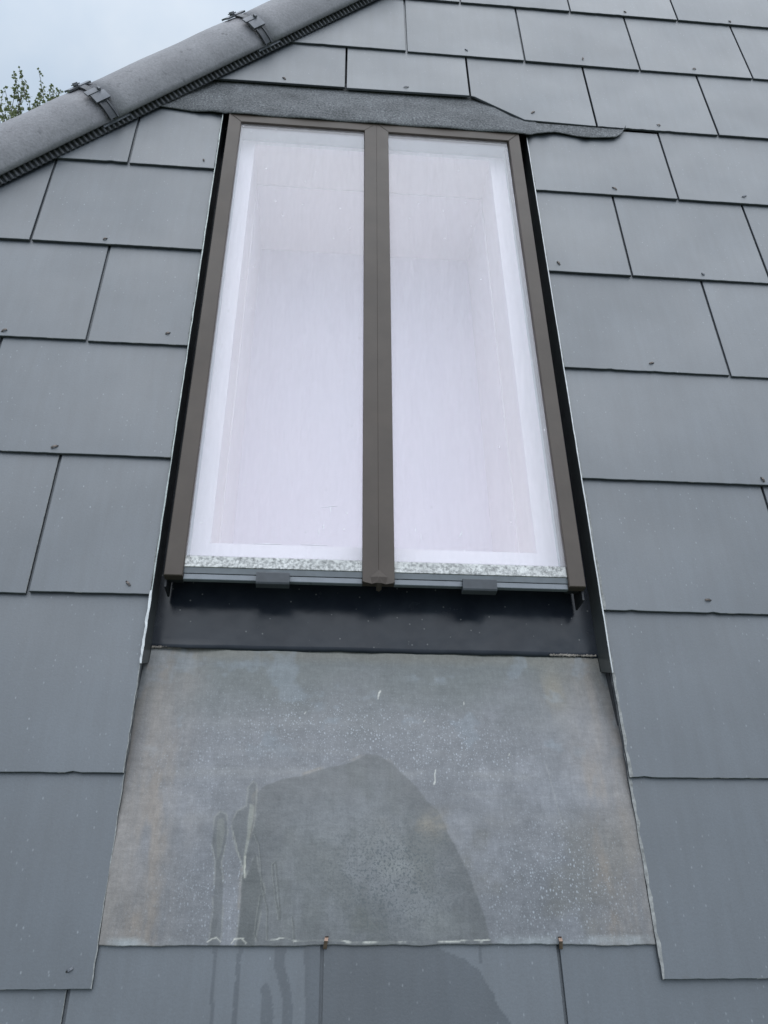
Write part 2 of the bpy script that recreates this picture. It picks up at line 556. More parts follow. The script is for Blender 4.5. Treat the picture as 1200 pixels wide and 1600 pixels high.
add('roof_slope', pv, [(0, 1, 2, 3), (3, 2, 5, 4), (9, 8, 7, 6), (10, 11, 8, 9), (0, 6, 7, 1), (1, 7, 8, 2), (2, 8, 11, 5), (5, 11, 10, 4), (4, 10, 9, 3), (3, 9, 6, 0)], M_slate, house)
gv = [(4.8, a_.y + .35, a_.z + .1), (4.8, b_.y, b_.z - .06), (4.8, d_.y, d_.z - .06), (4.8, c_.y - .35, a_.z + .1)]
gv = [from_world(p) for p in gv] + [from_world((p[0] + .15, p[1], p[2])) for p in gv]
add('gable_wall', gv, [(0, 1, 2, 3), (7, 6, 5, 4), (0, 4, 5, 1), (1, 5, 6, 2), (2, 6, 7, 3), (3, 7, 4, 0)], M_wall, house)
wb = []
for (x, y, z) in [(a_.x + .35, a_.y + .35, 0), (4.8, a_.y + .35, 0), (4.8, a_.y + 12.6, 0), (a_.x + .35, a_.y + 12.6, 0)]:
    wb.append(from_world((x, y, z)))
for (x, y, z) in [(a_.x + .35, a_.y + .35, a_.z + .1), (4.8, a_.y + .35, a_.z + .1), (4.8, a_.y + 12.6, a_.z + .1), (a_.x + .35, a_.y + 12.6, a_.z + .1)]:
    wb.append(from_world((x, y, z)))
add('wall', wb, [(0, 3, 2, 1), (4, 5, 6, 7), (0, 1, 5, 4), (1, 2, 6, 5), (2, 3, 7, 6), (3, 0, 4, 7)], M_wall, house)

# ---- slates
PW, G, TH = 0.305, 0.2565, 0.0056
VL = {-2: -.5094, -3: -.7649, -4: -1.0219, -5: -1.2741, -6: -1.5307, -7: -1.7990, -8: -2.0529}
VR = {-2: -.5095, -3: -.7667, -4: -1.0290, -5: -1.2835, -6: -1.5355, -7: -1.7984, -8: -2.0490}
def tail(r, side):
    d = VL if side == 'l' else VR
    return d.get(r, r * G)
UMAX = 2.3
rivets = [(-1.0701, -.4816), (-1.2343, -.7497), (-1.0808, -.9925), (-1.3804, -1.0102), (-1.234, -1.2597), (-1.0828, -1.509),
          (-1.0759, -2.0345), (-.1504, -.4835), (.1566, -.4865), (-.3095, -.7383), (.0036, -.747), (-.1511, -1.0065), (-.0001, -1.2682),
          (-.1491, -1.5135), (-.303, -.2155), (.0018, -.2331), (-.1474, .0342), (.1536, .0225), (.0026, .2778), (.3037, .2741),
          (-.6099, -.1519), (-.4579, .0292), (-.9146, -.1516)]
used_rivets = set()

def jag(p0, p1, n, amp):
    out = []
    for i in range(1, n):
        t = i / n
        out.append((p0[0] + (p1[0] - p0[0]) * t + random.uniform(-amp, amp), p0[1] + (p1[1] - p0[1]) * t))
    return out

def rivet_mesh(bend, ln):
    h = 0.0016
    prof = [(0, 0.0003), (0.0012, 0.0023), (ln * .55, 0.0029 + bend * .5), (ln, 0.0013 + bend * .5)]
    V, F = [], []
    for i, (a, w) in enumerate(prof):
        ww = h * (1.15 - 0.25 * i / 3)
        V += [(a, -ww, w), (a, ww, w), (a, ww, w - 0.0012), (a, -ww, w - 0.0012)]
    for i in range(3):
        b = 4 * i
        for k in range(4):
            F.append((b + k, b + (k + 1) % 4, b + 4 + (k + 1) % 4, b + 4 + k))
    F += [(3, 2, 1, 0), (12, 13, 14, 15)]
    # the punched hole it comes through
    n0 = len(V)
    V += [(0.0014 * math.cos(x) - 0.0006, 0.0014 * math.sin(x), 0.00035) for x in [k * math.pi / 4 for k in range(8)]]
    F += [tuple(range(n0, n0 + 8))]
    return V, F

def make_slate(r, u0, u1, side, poly=None, vcap=None, rough_side=0):
    vt = tail(r, side)
    if poly is None:
        vh = vt + 0.60
        if vcap is not None: vh = min(vh, vcap)
        jt = random.uniform(-0.0015, 0.0015)
        poly = [(u0, vt + jt), (u1, vt + jt + random.uniform(-.001, .001)), (u1, vh), (u0, vh)]
        poly = clip_poly(poly, lambda q: hs(*q) - 0.70)
        if len(poly) < 3: return
        if rough_side:   # hand-cut edge along the window
            ue = u1 if rough_side > 0 else u0
            new = []
            n = len(poly)
            for i in range(n):
                a, b = poly[i], poly[(i + 1) % n]
                new.append(a)
                if abs(a[0] - ue) < 1e-6 and abs(b[0] - ue) < 1e-6:
                    new += jag(a, b, 44, 0.0006)
            poly = new
        # the tail edge is never quite straight: small nicks
        new = []
        n = len(poly)
        for i in range(n):
            a, b = poly[i], poly[(i + 1) % n]
            new.append(a)
            if abs(a[1] - vt) < .004 and abs(b[1] - vt) < .004 and abs(a[0] - b[0]) > .05:
                m_ = max(6, int(abs(a[0] - b[0]) / .011))
                for q in range(1, m_):
                    t_ = q / m_ + random.uniform(-.2, .2) / m_
                    new.append((a[0] + (b[0] - a[0]) * t_, a[1] + (b[1] - a[1]) * t_ + random.uniform(-.00035, .00035) + (random.uniform(.0008, .002) if random.random() < .035 else 0)))
        poly = new
    ta, tb = random.uniform(-.004, .004), random.uniform(0, .0012)
    uc = (u0 + u1) / 2
    top = lambda u, v: -(v - vt) * (TH / G) + tb * max(0, 1 - (v - vt) / G) + ta * (u - uc) * max(0, 1 - (v - vt) / G)
    wet = (r == -9 and -1.2 < u0 < -0.1)
    org = (uc, vt, 0.0)
    if wet:
        V, F, mask = wet_slate(poly, u0, u1, vt, top)
        o = add('slate', V, F, M_wet, house, org, mats=[M_wet, M_edge])
        at = o.data.attributes.new('wet', 'FLOAT', 'POINT')
        at.data.foreach_set('value', mask)
    else:
        n = len(poly)
        extra = None
        if rough_side:
            ue = u1 if rough_side > 0 else u0
            wide = (.0036 if r <= -6 else .0016) if rough_side < 0 else (.0011 if r > -7 else .0005)
            extra = [(-rough_side * wide * random.uniform(.35, 1.35) if abs(p_[0] - ue) < .004 else 0.0) for p_ in poly]
        V, F = prism(poly, top, TH - 0.0003, 0.0007, extra)
        fm = [0] * len(F)
        for i in range(n):
            a, b = poly[i], poly[(i + 1) % n]
            if abs(a[0] - b[0]) < 0.004 or abs(a[1] - b[1]) < 0.004:
                fm[2 + 2 * i] = 1
                if abs(a[1] - vt) < .004 and random.random() < .07: fm[3 + 2 * i] = 2
            if rough_side and abs(a[0] - (u1 if rough_side > 0 else u0)) < 0.003 and abs(b[0] - (u1 if rough_side > 0 else u0)) < 0.003:
                fm[2 + 2 * i] = 1
                fm[3 + 2 * i] = 2
        o = add('slate', V, F, M_slate, house, org, mats=[M_slate, M_edge, M_broken], face_mats=fm)
    # rivet tails
    xs = [p[0] for p in poly]; 
    mine = [q for q in rivets if u0 < q[0] < u1 and vt - .002 < q[1] < vt + G * .6 and q not in used_rivets]
    if not mine and (uc > 0.32 or r > 1 or r < -9):
        mine = [(uc + random.uniform(-.004, .004), vt + 0.026)]
    for q in mine:
        used_rivets.add(q)
        if hs(*q) > 0.60: continue
        ang = random.choice([-2.6, -0.6, -1.1, -1.8, 0.4, 2.9]) + random.uniform(-.3, .3)
        ln = random.uniform(0.007, 0.012)
        RV, RF = rivet_mesh(random.uniform(-.0005, .0015), ln)
        c, s = math.cos(ang), math.sin(ang)
        wz = top(q[0], q[1])
        RV = [(q[0] + c * x - s * y, q[1] + s * x + c * y, wz + z) for x, y, z in RV]
        fm = [0] * len(RF); fm[-1] = 1
        add('rivet', RV, RF, M_rivet, o, (q[0], q[1], wz), mats=[random.choice([M_rivet, M_rivet, M_steel]), M_hole], face_mats=fm)
    return o

# wet run-off shapes on the course below the lead apron (u, v)
def seg_dist(U, V, a, b):
    ax, ay = a; bx, by = b
    t = np.clip(((U - ax) * (bx - ax) + (V - ay) * (by - ay)) / ((bx - ax) ** 2 + (by - ay) ** 2 + 1e-12), 0, 1)
    return np.hypot(U - ax - t * (bx - ax), V - ay - t * (by - ay))
def in_poly(U, V, poly):
    ins = np.zeros(U.shape, bool)
    n = len(poly)
    for i in range(n):
        (x1, y1), (x2, y2) = poly[i], poly[(i + 1) % n]
        cond = ((y1 > V) != (y2 > V)) & (U < (x2 - x1) * (V - y1) / (y2 - y1 + 1e-12) + x1)
        ins ^= cond
    return ins
def vnoise(U, V, fu, fv, seed, octv=4, pers=0.55):
    g = np.random.default_rng(seed)
    out = np.zeros(U.shape); amp = 1.0; tot = 0
    for o in range(octv):
        a, b = U * fu * 2 ** o + 100.3, V * fv * 2 ** o + 100.7
        tab = g.random((256, 256))
        i, j = np.floor(a).astype(int), np.floor(b).astype(int)
        fa, fb = a - i, b - j
        fa, fb = fa * fa * (3 - 2 * fa), fb * fb * (3 - 2 * fb)
        q = lambda x, y: tab[x % 256, y % 256]
        out += amp * (q(i, j) * (1 - fa) * (1 - fb) + q(i + 1, j) * fa * (1 - fb) + q(i, j + 1) * (1 - fa) * fb + q(i + 1, j + 1) * fa * fb)
        tot += amp; amp *= pers
    return out / tot

WET = [[(-.7935, -1.99), (-.790, -2.02), (-.7865, -2.038), (-.786, -2.07), (-.7845, -2.12), (-.779, -2.4), (-.45, -2.4), (-.515, -2.13), (-.5331, -2.0952),
        (-.5485, -2.0679), (-.5665, -2.0363), (-.585, -2.024), (-.6146, -2.0131), (-.66, -1.99)],
       [(-.829, -1.99), (-.826, -2.03), (-.815, -2.065), (-.812, -2.12), (-.80, -2.4), (-.785, -2.4), (-.799, -2.11), (-.8035, -2.06), (-.812, -2.03), (-.815, -1.99)],
       [(-.842, -2.055), (-.840, -2.075), (-.842, -2.4), (-.818, -2.4), (-.823, -2.09), (-.828, -2.058), (-.835, -2.048)],
       [(-.9035, -1.99), (-.9005, -2.09), (-.900, -2.4), (-.893, -2.4), (-.8955, -2.09), (-.899, -1.99)],
       [(-.8740, -1.99), (-.8735, -2.09), (-.871, -2.4), (-.862, -2.4), (-.8675, -2.09), (-.868, -1.99)],
       [(-.5665, -1.99), (-.566, -2.028), (-.562, -2.03), (-.5615, -1.99)]]
def wet_slate(poly, u0, u1, vt, top):
    vh = max(p[1] for p in poly)
    nu, nv = 140, 150
    us = np.linspace(u0, u1, nu); vv = np.linspace(vt, vh, nv)
    U, V_ = np.meshgrid(us, vv)
    wob = (vnoise(U, V_, 60, 60, 5) - .5) * 0.006
    mk = np.zeros(U.shape)
    for q in WET:
        mk = np.maximum(mk, in_poly(U + wob, V_ + wob * .5, q).astype(float))
    mk = mk * (0.8 + 0.4 * (vnoise(U, V_, 25, 12, 8) - .5))
    verts = [(float(U[j, i]), float(V_[j, i]), top(U[j, i], V_[j, i])) for j in range(nv) for i in range(nu)]
    faces = [(j * nu + i, j * nu + i + 1, (j + 1) * nu + i + 1, (j + 1) * nu + i) for j in range(nv - 1) for i in range(nu - 1)]
    mask = list(mk.ravel())
    ring = [j for j in range(nu)] + [(j + 1) * nu + nu - 1 for j in range(nv - 1)] + [(nv - 1) * nu + i for i in range(nu - 2, -1, -1)] + [j * nu for j in range(nv - 2, 0, -1)]
    n0 = len(verts)
    for k in ring:
        x = verts[k]
        verts.append((x[0], x[1], x[2] - TH + 0.0003)); mask.append(0.0)
    m = len(ring)
    for k in range(m):
        faces.append((ring[k], n0 + k, n0 + (k + 1) % m, ring[(k + 1) % m]))
    faces.append(tuple(range(n0, n0 + m)))
    return verts, faces, [float(x) for x in mask]

GAP = 0.0024
for r in range(-13, 6):
    par = r % 2
    ks = [k for k in range(-33, 18) if k % 2 == par]
    for k in ks:
        u0, u1 = k * PW / 2, (k + 2) * PW / 2
        if -5.5 < r < -4.5: pass
        if u0 > UMAX: continue
        ju0, ju1 = u0 + (-0.0075 if u0 < -1.0 else 0.0), u1 + (-0.0075 if u1 < -1.0 else 0.0)
        if r == -9: ju0, ju1 = u0 - 0.0045, u1 - 0.0045
        vt = tail(r, 'l' if u0 < -1 else 'r')
        if hs(ju1, vt) > 0.70: continue
        if hs(ju0, vt) > 3.2: continue
        if -8 <= r <= -2:
            edge_k = None
            if u1 <= WL + 0.02 or u0 < WL < u1:
                # left of the window: the last slate runs to the opening (a slate and a half where the bond needs it)
                nxt = (k + 4) * PW / 2
                if u0 < WL < u1:
                    if u0 > WL - 0.05: continue        # its neighbour is wider instead
                    make_slate(r, ju0 + GAP, WL, 'l', vcap=(-0.262 if r >= -3 else None), rough_side=1)
                elif u1 > WL - 0.05:
                    make_slate(r, ju0 + GAP, WL, 'l', vcap=(-0.262 if r >= -3 else None), rough_side=1)
                else:
                    make_slate(r, ju0 + GAP, ju1 - GAP, 'l')
            elif u0 >= WR or u0 < WR < u1:
                if u0 < WR < u1:
                    if u1 < WR + 0.07 or (r in (-4, -6, -8) and u1 < WR + 0.10) or (r in (-5, -7) and u1 < WR + 0.2): continue
                    make_slate(r, WR, u1 - GAP, 'r', vcap=(-0.262 if r >= -3 else None), rough_side=-1)
                else:
                    # first slate right of the opening may be a slate and a half
                    prev_skipped = (u0 < WR + 0.07) or (r in (-4, -6, -8) and u0 < WR + 0.10) or (r in (-5, -7) and u0 < WR + 0.2)
                    first = prev_skipped and (u0 - PW) < WR
                    make_slate(r, WR if first else u0 + GAP, u1 - GAP, 'r', vcap=(-0.262 if r >= -3 and u0 < 0 else None), rough_side=-1 if first else 0)
            continue
        if r == -1 and k in (-9, -7, -5, -3):
            if k == -3:
                poly = [(u0 + GAP, -.1685), (-.4466, -.1708), (-.3304, -.2519), (u1 - GAP, -.2562), (u1 - GAP, .343), (u0 + GAP, .343)]
            else:
                poly = [(ju0 + GAP, -.174), (u1 - GAP, -.172 if k != -5 else -.1688), (u1 - GAP, .343), (ju0 + GAP, .343)]
                poly = clip_poly(poly, lambda q: hs(*q) - 0.70)
            if len(poly) >= 3:
                make_slate(r, ju0 + GAP, u1 - GAP, 'r', poly)
            continue
        vcap = None
        if r in (-9, -10) and ju1 > WL - .3 and ju0 < WR + .3: vcap = -1.985
        make_slate(r, ju0 + GAP, ju1 - GAP, 'r', vcap=vcap)

# ---- hip tiles (about 0.46 m each), bedded on a corrugated vent strip
HR, HC_S, HC_W = 0.0996, 0.732, -0.053
A0, A1 = math.radians(134), math.radians(-19)
def hip_tile(t0, t1, dr):
    na, nt = 22, 8
    V, F = [], []
    for side in (0, 1):
        for j in range(nt + 1):
            t = t0 + (t1 - t0) * j / nt
            for i in range(na + 1):
                a = A0 + (A1 - A0) * i / na
                rr = HR + dr - (0.014 if side else 0.0) + (0.0008 * math.sin(7 * a + t * 31))
                if side == 0 and (j == 0 or j == nt): rr -= 0.0008
                V.append(hip(t, HC_S + rr * math.cos(a), HC_W + rr * math.sin(a)))
    W = na + 1; off = W * (nt + 1)
    for j in range(nt):
        for i in range(na):
            q = (j * W + i, j * W + i + 1, (j + 1) * W + i + 1, (j + 1) * W + i)
            F.append(q); F.append(tuple(x + off for x in reversed(q)))
    for j in range(nt):
        for i in (0, na):
            a, b = j * W + i, (j + 1) * W + i
            F.append((a, b, b + off, a + off))
    for i in range(na):
        for j in (0, nt):
            a, b = j * W + i, j * W + i + 1
            F.append((a, b, b + off, a + off))
    o = add('hip_tile', V, F, M_hip, house, hip((t0 + t1) / 2, HC_S, HC_W), smooth=True)
    return o
T1, TL = -1.153, 0.463
for k in range(-7, 7):
    t0 = T1 + k * TL
    if t0 > 1.9: continue
    hip_tile(t0 + 0.0025, t0 + TL - 0.0025, random.uniform(-.0012, .0012))

# corrugated vent strip between slates and hip tiles
def vent(t0, t1):
    pitch = 0.0125
    n = int((t1 - t0) / pitch * 6)
    prof = [(0.706, 0.020, 0.0), (0.690, 0.018, 1.0), (0.672, 0.010, 1.0), (0.6585, 0.0045, 1.0), (0.6555, 0.0032, 0.5)]
    V, F = [], []
    for j in range(n + 1):
        t = t0 + (t1 - t0) * j / n
        ph = math.sin(2 * math.pi * t / pitch)
        tri = max(-1, min(1, ph * 1.6))
        for s, w, am in prof:
            V.append(hip(t, s - 0.0015 * tri * am, w + 0.0036 * tri * am))
    W = len(prof)
    for j in range(n):
        for i in range(W - 1):
            F.append((j * W + i, j * W + i + 1, (j + 1) * W + i + 1, (j + 1) * W + i))
    nn = len(V)
    V += [(x, y, z - 0.001) for x, y, z in V]
    F += [tuple(i + nn for i in reversed(f)) for f in F]
    return V, F
add('vent_strip', *vent(-4.2, 1.9), M_vent, house, smooth=False)

# clips that tie neighbouring hip tiles together
def arc_band(t0, t1, a0, a1, r0, r1, n=14):
    V, F = [], []
    for j in range(n + 1):
        a = a0 + (a1 - a0) * j / n
        for t, rr in ((t0, r0), (t1, r0), (t1, r1), (t0, r1)):
            V.append(hip(t, HC_S + rr * math.cos(a), HC_W + rr * math.sin(a)))
    for j in range(n):
        for k in range(4):
            F.append((4 * j + k, 4 * j + (k + 1) % 4, 4 * j + 4 + (k + 1) % 4, 4 * j + 4 + k))
    F += [(3, 2, 1, 0), (4 * n, 4 * n + 1, 4 * n + 2, 4 * n + 3)]
    return V, F
D = math.radians
def hip_clip(t):
    e = bpy.data.objects.new('hip_clip', None); COL.objects.link(e)
    e.parent = house
    b = Vector(hip(t, HC_S + HR * math.cos(D(100)), HC_W + HR * math.sin(D(100))))
    e.location = b - BASE[house]; BASE[e] = b
    e.empty_display_size = .02
    r0 = HR + 0.0015
    add('strap', *arc_band(t - .007, t + .007, D(133), D(60), r0, r0 + .0035, 20), M_plastic, e)
    # slotted lower end: two thin rails either side of the strap
    add('strap_rail', *arc_band(t - .011, t - .007, D(134), D(112), r0, r0 + .006), M_plastic, e)
    add('strap_rail', *arc_band(t + .007, t + .011, D(134), D(112), r0, r0 + .006), M_plastic, e)
    add('buckle', *merge([arc_band(t - .016, t + .020, D(111), D(99), r0 + .003, r0 + .009, 5),
                          arc_band(t - .022, t + .006, D(99), D(92), r0 + .007, r0 + .0105, 4),
                          arc_band(t + .008, t + .013, D(99), D(95), r0 + .008, r0 + .0155, 3)]), M_steel, e)
    add('crown_plate', *merge([arc_band(t - .030, t + .026, D(68), D(52), r0 + .001, r0 + .005, 5),
                               arc_band(t - .010, t - .002, D(64), D(58), r0 + .005, r0 + .012, 3),
                               arc_band(t - .013, t + .001, D(66), D(57), r0 + .0075, r0 + .0095, 3)]), M_steel, e)
    V = [hip(t - .030, .6615, .0125), hip(t + .040, .6615, .0125), hip(t + .040, .690, .026), hip(t - .030, .690, .026)]
    V += [(x, y, z - .002) for x, y, z in V]
    add('foot_plate', V, [(0, 1, 2, 3), (7, 6, 5, 4), (0, 4, 5, 1), (1, 5, 6, 2), (2, 6, 7, 3), (3, 7, 4, 0)], M_steel, e)
for k in range(-4, 5):
    hip_clip(T1 + k * TL)

# ---------------------------------------------------------------- skylight
sk = thing('skylight', (-0.69, -1.505, -0.045), 'tall brown framed skylight with two white glowing panes set in the slates', 'skylight')
OL, OR_ = -1.0245, -0.3600
fw = 0.020
ftop = lambda u, v: fw
def part(name, polys, th, mat, ch=0.0012):
    return add(name, *merge([prism(q, ftop, th, ch) for q in polys]), mat, sk)
part('side_rail', [[(OL, -1.505), (-.996, -1.505), (-.996, -.367), (OL, -.338)]], .016, M_brown)
part('side_rail', [[(-.3885, -1.5055), (OR_ - .0015, -1.5055), (OR_ + .002, -.3375), (-.3845, -.367)]], .016, M_brown)
part('top_rail', [[(OL, -.338), (-.996, -.3672), (-.7175, -.3672), (-.6895, -.3385)]], .0155, M_brown)
part('top_rail', [[(-.6895, -.3385), (-.6635, -.3672), (-.3845, -.3672), (OR_ + .002, -.3375)]], .0155, M_brown)
part('glazing_bar', [[(-.719, -1.507), (-.6938, -1.507), (-.6905, -.3395), (-.7175, -.367)],
                     [(-.6938, -1.507), (-.6685, -1.507), (-.6635, -.367), (-.6905, -.3395)]], .016, M_brown, .0004)
box('rail_core', OL + .0032, -.9985, -1.5005, -.345, -.016, .0036, M_black, sk)
box('rail_core', -.3865, OR_ - .0048, -1.5010, -.345, -.016, .0036, M_black, sk)
box('rail_fin', OL, OL + .003, -1.517, -.34, -.034, .0035, M_black, sk)
box('rail_fin', OR_ - .0045, OR_ - .0015, -1.521, -.34, -.036, .0035, M_black, sk)
# crumpled flap at the foot of the glazing bar
fl = [(-.6935, -1.4875, .0235), (-.7165, -1.508, .0215), (-.7045, -1.5115, .0225), (-.6975, -1.512, .0275), (-.6895, -1.512, .0265), (-.6825, -1.5115, .0220), (-.670, -1.5085, .0212),
      (-.6970, -1.5155, .0085), (-.6925, -1.5165, .0060), (-.6885, -1.5150, .0100), (-.6935, -1.502, .0290), (-.707, -1.4995, .0222), (-.680, -1.4995, .0222)]
ff = [(0, 11, 10), (11, 1, 2), (11, 2, 10), (2, 3, 10), (3, 4, 10), (4, 5, 10), (0, 10, 12), (12, 10, 5), (12, 5, 6), (3, 7, 8), (3, 8, 4), (4, 8, 9)]
nf = len(fl)
fl2 = fl + [(x, y, z - .0012) for x, y, z in fl]
ff2 = ff + [tuple(i + nf for i in reversed(f)) for f in ff]
add('bar_end_flap', fl2, ff2, M_brown, sk)

for (pl, pr) in ((-.9965, -.7185), (-.6690, -.3880)):
    gp = box('glass_pane', pl, pr, -1.4672, -.3655, .0105, .0148, M_glass, sk, .0006)
    box('foil_strip', pl + .0005, pr - .0005, -1.4868, -1.4676, .0060, .0150, M_silver, gp, .0005)
    box('edge_seal', pl + .0005, pr - .0005, -1.4974, -1.4874, .0060, .0136, M_seal, gp)
    box('edge_strip', pl + .0005, pr - .0005, -1.5075, -1.4978, .0040, .0126, M_strip, gp, .0008)
MARKS = [((-.7725, -1.3674), (-.7721, -1.3833), .0006), ((-.7871, -1.3717), (-.7608, -1.3681), .0003), ((-.782, -1.4019), (-.7827, -1.4139), .0005), ((-.7901, -1.4106), (-.7896, -1.426), .0005),
         ((-.6333, -1.4022), (-.6325, -1.4118), .0006), ((-.6242, -1.4151), (-.6236, -1.427), .0005), ((-.5539, -1.4052), (-.5623, -1.4224), .0008), ((-.8935, -1.4439), (-.8481, -1.4434), .0005), ((-.8177, -1.4423), (-.7755, -1.4429), .0004)]
M_mark = plain('dried_splash', (0.82, 0.82, 0.84), 0.7, 0.0, 0.1, 80)
def water_mark(p, q, wd):
    d = Vector((q[0] - p[0], q[1] - p[1])); n_ = Vector((-d.y, d.x)).normalized() * wd
    m_ = ((p[0] + q[0]) / 2 + n_.x * .8, (p[1] + q[1]) / 2 + n_.y * .8)
    poly = [p, (m_[0] - n_.x, m_[1] - n_.y), q, (m_[0] + n_.x, m_[1] + n_.y)]
    add('water_mark', *prism(poly, lambda u, v: .0153, .0005, .0001), M_mark, sk)
for p, q, wd in MARKS:
    water_mark(p, q, wd)
def glass_clip(u0, u1, vo):
    prof = [(-1.4950, .0152), (-1.4950, .0190), (-1.4968, .0206), (-1.5120, .0200), (-1.5145, .0186), (-1.5150, .0172), (-1.5152, .0045), (-1.5090, .0040), (-1.5090, .0152)]
    V = [(u0, v + vo, w) for v, w in prof] + [(u1, v + vo, w) for v, w in prof]
    n = len(prof)
    F = [tuple(range(n)), tuple(reversed(range(n, 2 * n)))] + [(i, (i + 1) % n, n + (i + 1) % n, n + i) for i in range(n)]
    add('glass_clip', V, F, M_clip, sk)
glass_clip(-.8840, -.8325, 0.0)
glass_clip(-.5605, -.5060, -.0015)

# upstand, tray and linings under the glass
def ring(u0, u1, v0, v1, iu0, iu1, iv0, iv1, w0, w1):
    return merge([boxv(u0, iu0, v0, v1, w0, w1), boxv(iu1, u1, v0, v1, w0, w1), boxv(iu0, iu1, v0, iv0, w0, w1), boxv(iu0, iu1, iv1, v1, w0, w1)])
add('glazing_spacer', *ring(-1.002, -.379, -1.4755, -.360, -.9975, -.3855, -1.4690, -.3625, -.030, .0055), M_spacer, sk)
add('kerb', *ring(-1.012, -.370, -1.484, -.352, -1.0025, -.3785, -1.4760, -.3595, -.36, .0035), M_black, sk)
add('inner_lining', *ring(-1.0022, -.3788, -1.4757, -.3598, -.967, -.4200, -1.420, -.3750, -.044, -.0302), M_lining, sk)
add('reveal_frame', *ring(-.990, -.398, -1.44, -.3610, -.968, -.4190, -1.421, -.3740, -.138, -.0445), M_reveal, sk)
add('reveal_wall', *ring(-.991, -.397, -1.441, -.3605, -.966, -.4210, -1.419, -.3765, -.335, -.1385), M_lining, sk)
box('blind', -.990, -.398, -1.44, -.361, -.345, -.3352, M_blind, sk)

add('roof_underlay', *ring(WL - .03, WR + .03, -2.0, -.28, -1.0125, -.3695, -1.4845, -.3515, -.078, -.068), M_deck, house)

def tray_grid():
    # lower tray: slightly dished sheet with a rolled lower edge
    nu, nv = 60, 14
    V, F = [], []
    for j in range(nv + 1):
        v = -1.599 + (-1.4800 + 1.599) * j / nv
        for i in range(nu + 1):
            u = WL - .0005 + (WR - WL + .001) * i / nu
            w = -.045 + 0.0012 * math.sin(i * .31) * (1 - j / nv)
            vv = v
            if j == 0:
                vv += 0.0006 * math.sin(i * .83) + 0.0003 * math.sin(i * 2.1)
                if i < 10: w += .004 * math.sin(i / 10 * math.pi)
            V.append((u, vv, w))
    W = nu + 1
    for j in range(nv):
        for i in range(nu):
            F.append((j * W + i, j * W + i + 1, (j + 1) * W + i + 1, (j + 1) * W + i))
    n = len(V)
    V += [(x, y, z - .0016) for x, y, z in V]
    F += [tuple(k + n for k in reversed(f)) for f in list(F)]
    for i in range(nu):
        F.append((i, i + 1, n + i + 1, n + i))
    return V, F
add('tray', *tray_grid(), M_panel, sk, smooth=True)
box('tray_side', WL - .0005, -1.0125, -1.489, -.30, -.0495, -.0464, M_panel, sk)
box('tray_side', -.3695, WR + .0005, -1.489, -.30, -.0495, -.0464, M_panel, sk)
# dried grit and mastic along the tray's lower edge
def bead(u0, u1, v, w, rad, seed, n=80):
    g = random.Random(seed)
    V, F = [], []
    for i in range(n + 1):
        u = u0 + (u1 - u0) * i / n
        rr = rad * g.uniform(.5, 1.5) * (0.3 if i in (0, n) else 1)
        dv = g.uniform(-.0006, .0006)
        for k in range(6):
            a = k * math.pi / 3
            V.append((u, v + dv + rr * math.cos(a), w + rr * .6 * math.sin(a)))
    for i in range(n):
        for k in range(6):
            F.append((6 * i + k, 6 * i + (k + 1) % 6, 6 * i + 6 + (k + 1) % 6, 6 * i + 6 + k))
    F += [tuple(range(6)), tuple(range(6 * n, 6 * n + 6))]
    return V, F
M_grit = plain('dried_mastic', (0.25, 0.22, 0.19), 0.8, 0.0, 0.5, 150)
add('mastic_bead', *merge([bead(-1.040, -.995, -1.5975, -.0435, .0018, 1), bead(-.415, -.338, -1.5965, -.0440, .0017, 2)]), M_grit, sk)

# ---------------------------------------------------------------- side flashings
def flashing(sgn, u_wall, label, bright_from, wl, wb):
    f = thing('side_flashing', (u_wall, -1.64, -.045), label, 'flashing', 'flashings along the skylight sides')
    t = 0.0012 * sgn
    v0t, v0b = -1.6420, -1.6230
    V = []
    for du in (0, t):
        V += [(u_wall + du, v0b, -.0450), (u_wall + du, v0t, .0035), (u_wall + du, -.318, .0035), (u_wall + du, -.318, -.045)]
    F = [(0, 1, 2, 3), (7, 6, 5, 4), (0, 4, 5, 1), (1, 5, 6, 2), (2, 6, 7, 3), (3, 7, 4, 0)]
    add('upstand', V, F, M_flash, f)
    def edge(va, vb, width, n, jit, mat, seed):
        g = random.Random(seed)
        V, F = [], []
        for i in range(n + 1):
            v = va + (vb - va) * i / n
            wd = width * (1 + jit * g.uniform(-.6, .8)); sh = jit * g.uniform(-.0007, .0007)
            a, b = u_wall + sh, u_wall + sh + wd * sgn
            V += [(a, v, .0030), (b, v, .0030), (b, v, .0048 + jit * g.uniform(0, .001)), (a, v, .0048 + jit * g.uniform(0, .001))]
        for i in range(n):
            for k in range(4):
                F.append((4 * i + k, 4 * i + (k + 1) % 4, 4 * i + 4 + (k + 1) % 4, 4 * i + 4 + k))
        F += [(3, 2, 1, 0), (4 * n, 4 * n + 1, 4 * n + 2, 4 * n + 3)]
        add('raw_edge', V, F, mat, f)
    edge(v0t, bright_from, wb, 16 if sgn < 0 else 60, .55 if sgn < 0 else .25, M_raw, 3)
    if bright_from < -.35:
        edge(bright_from, -.32, wl, 60, .5, M_rawdull, 4)
flashing(-1, WL + .0030, 'dark folded metal side flashing left of the skylight, torn bright edge at its foot', -1.525, .0018, .0030)
flashing(1, WR - .0032, 'dark folded metal side flashing right of the skylight with a thin bright edge', -.33, .0016, .0017)

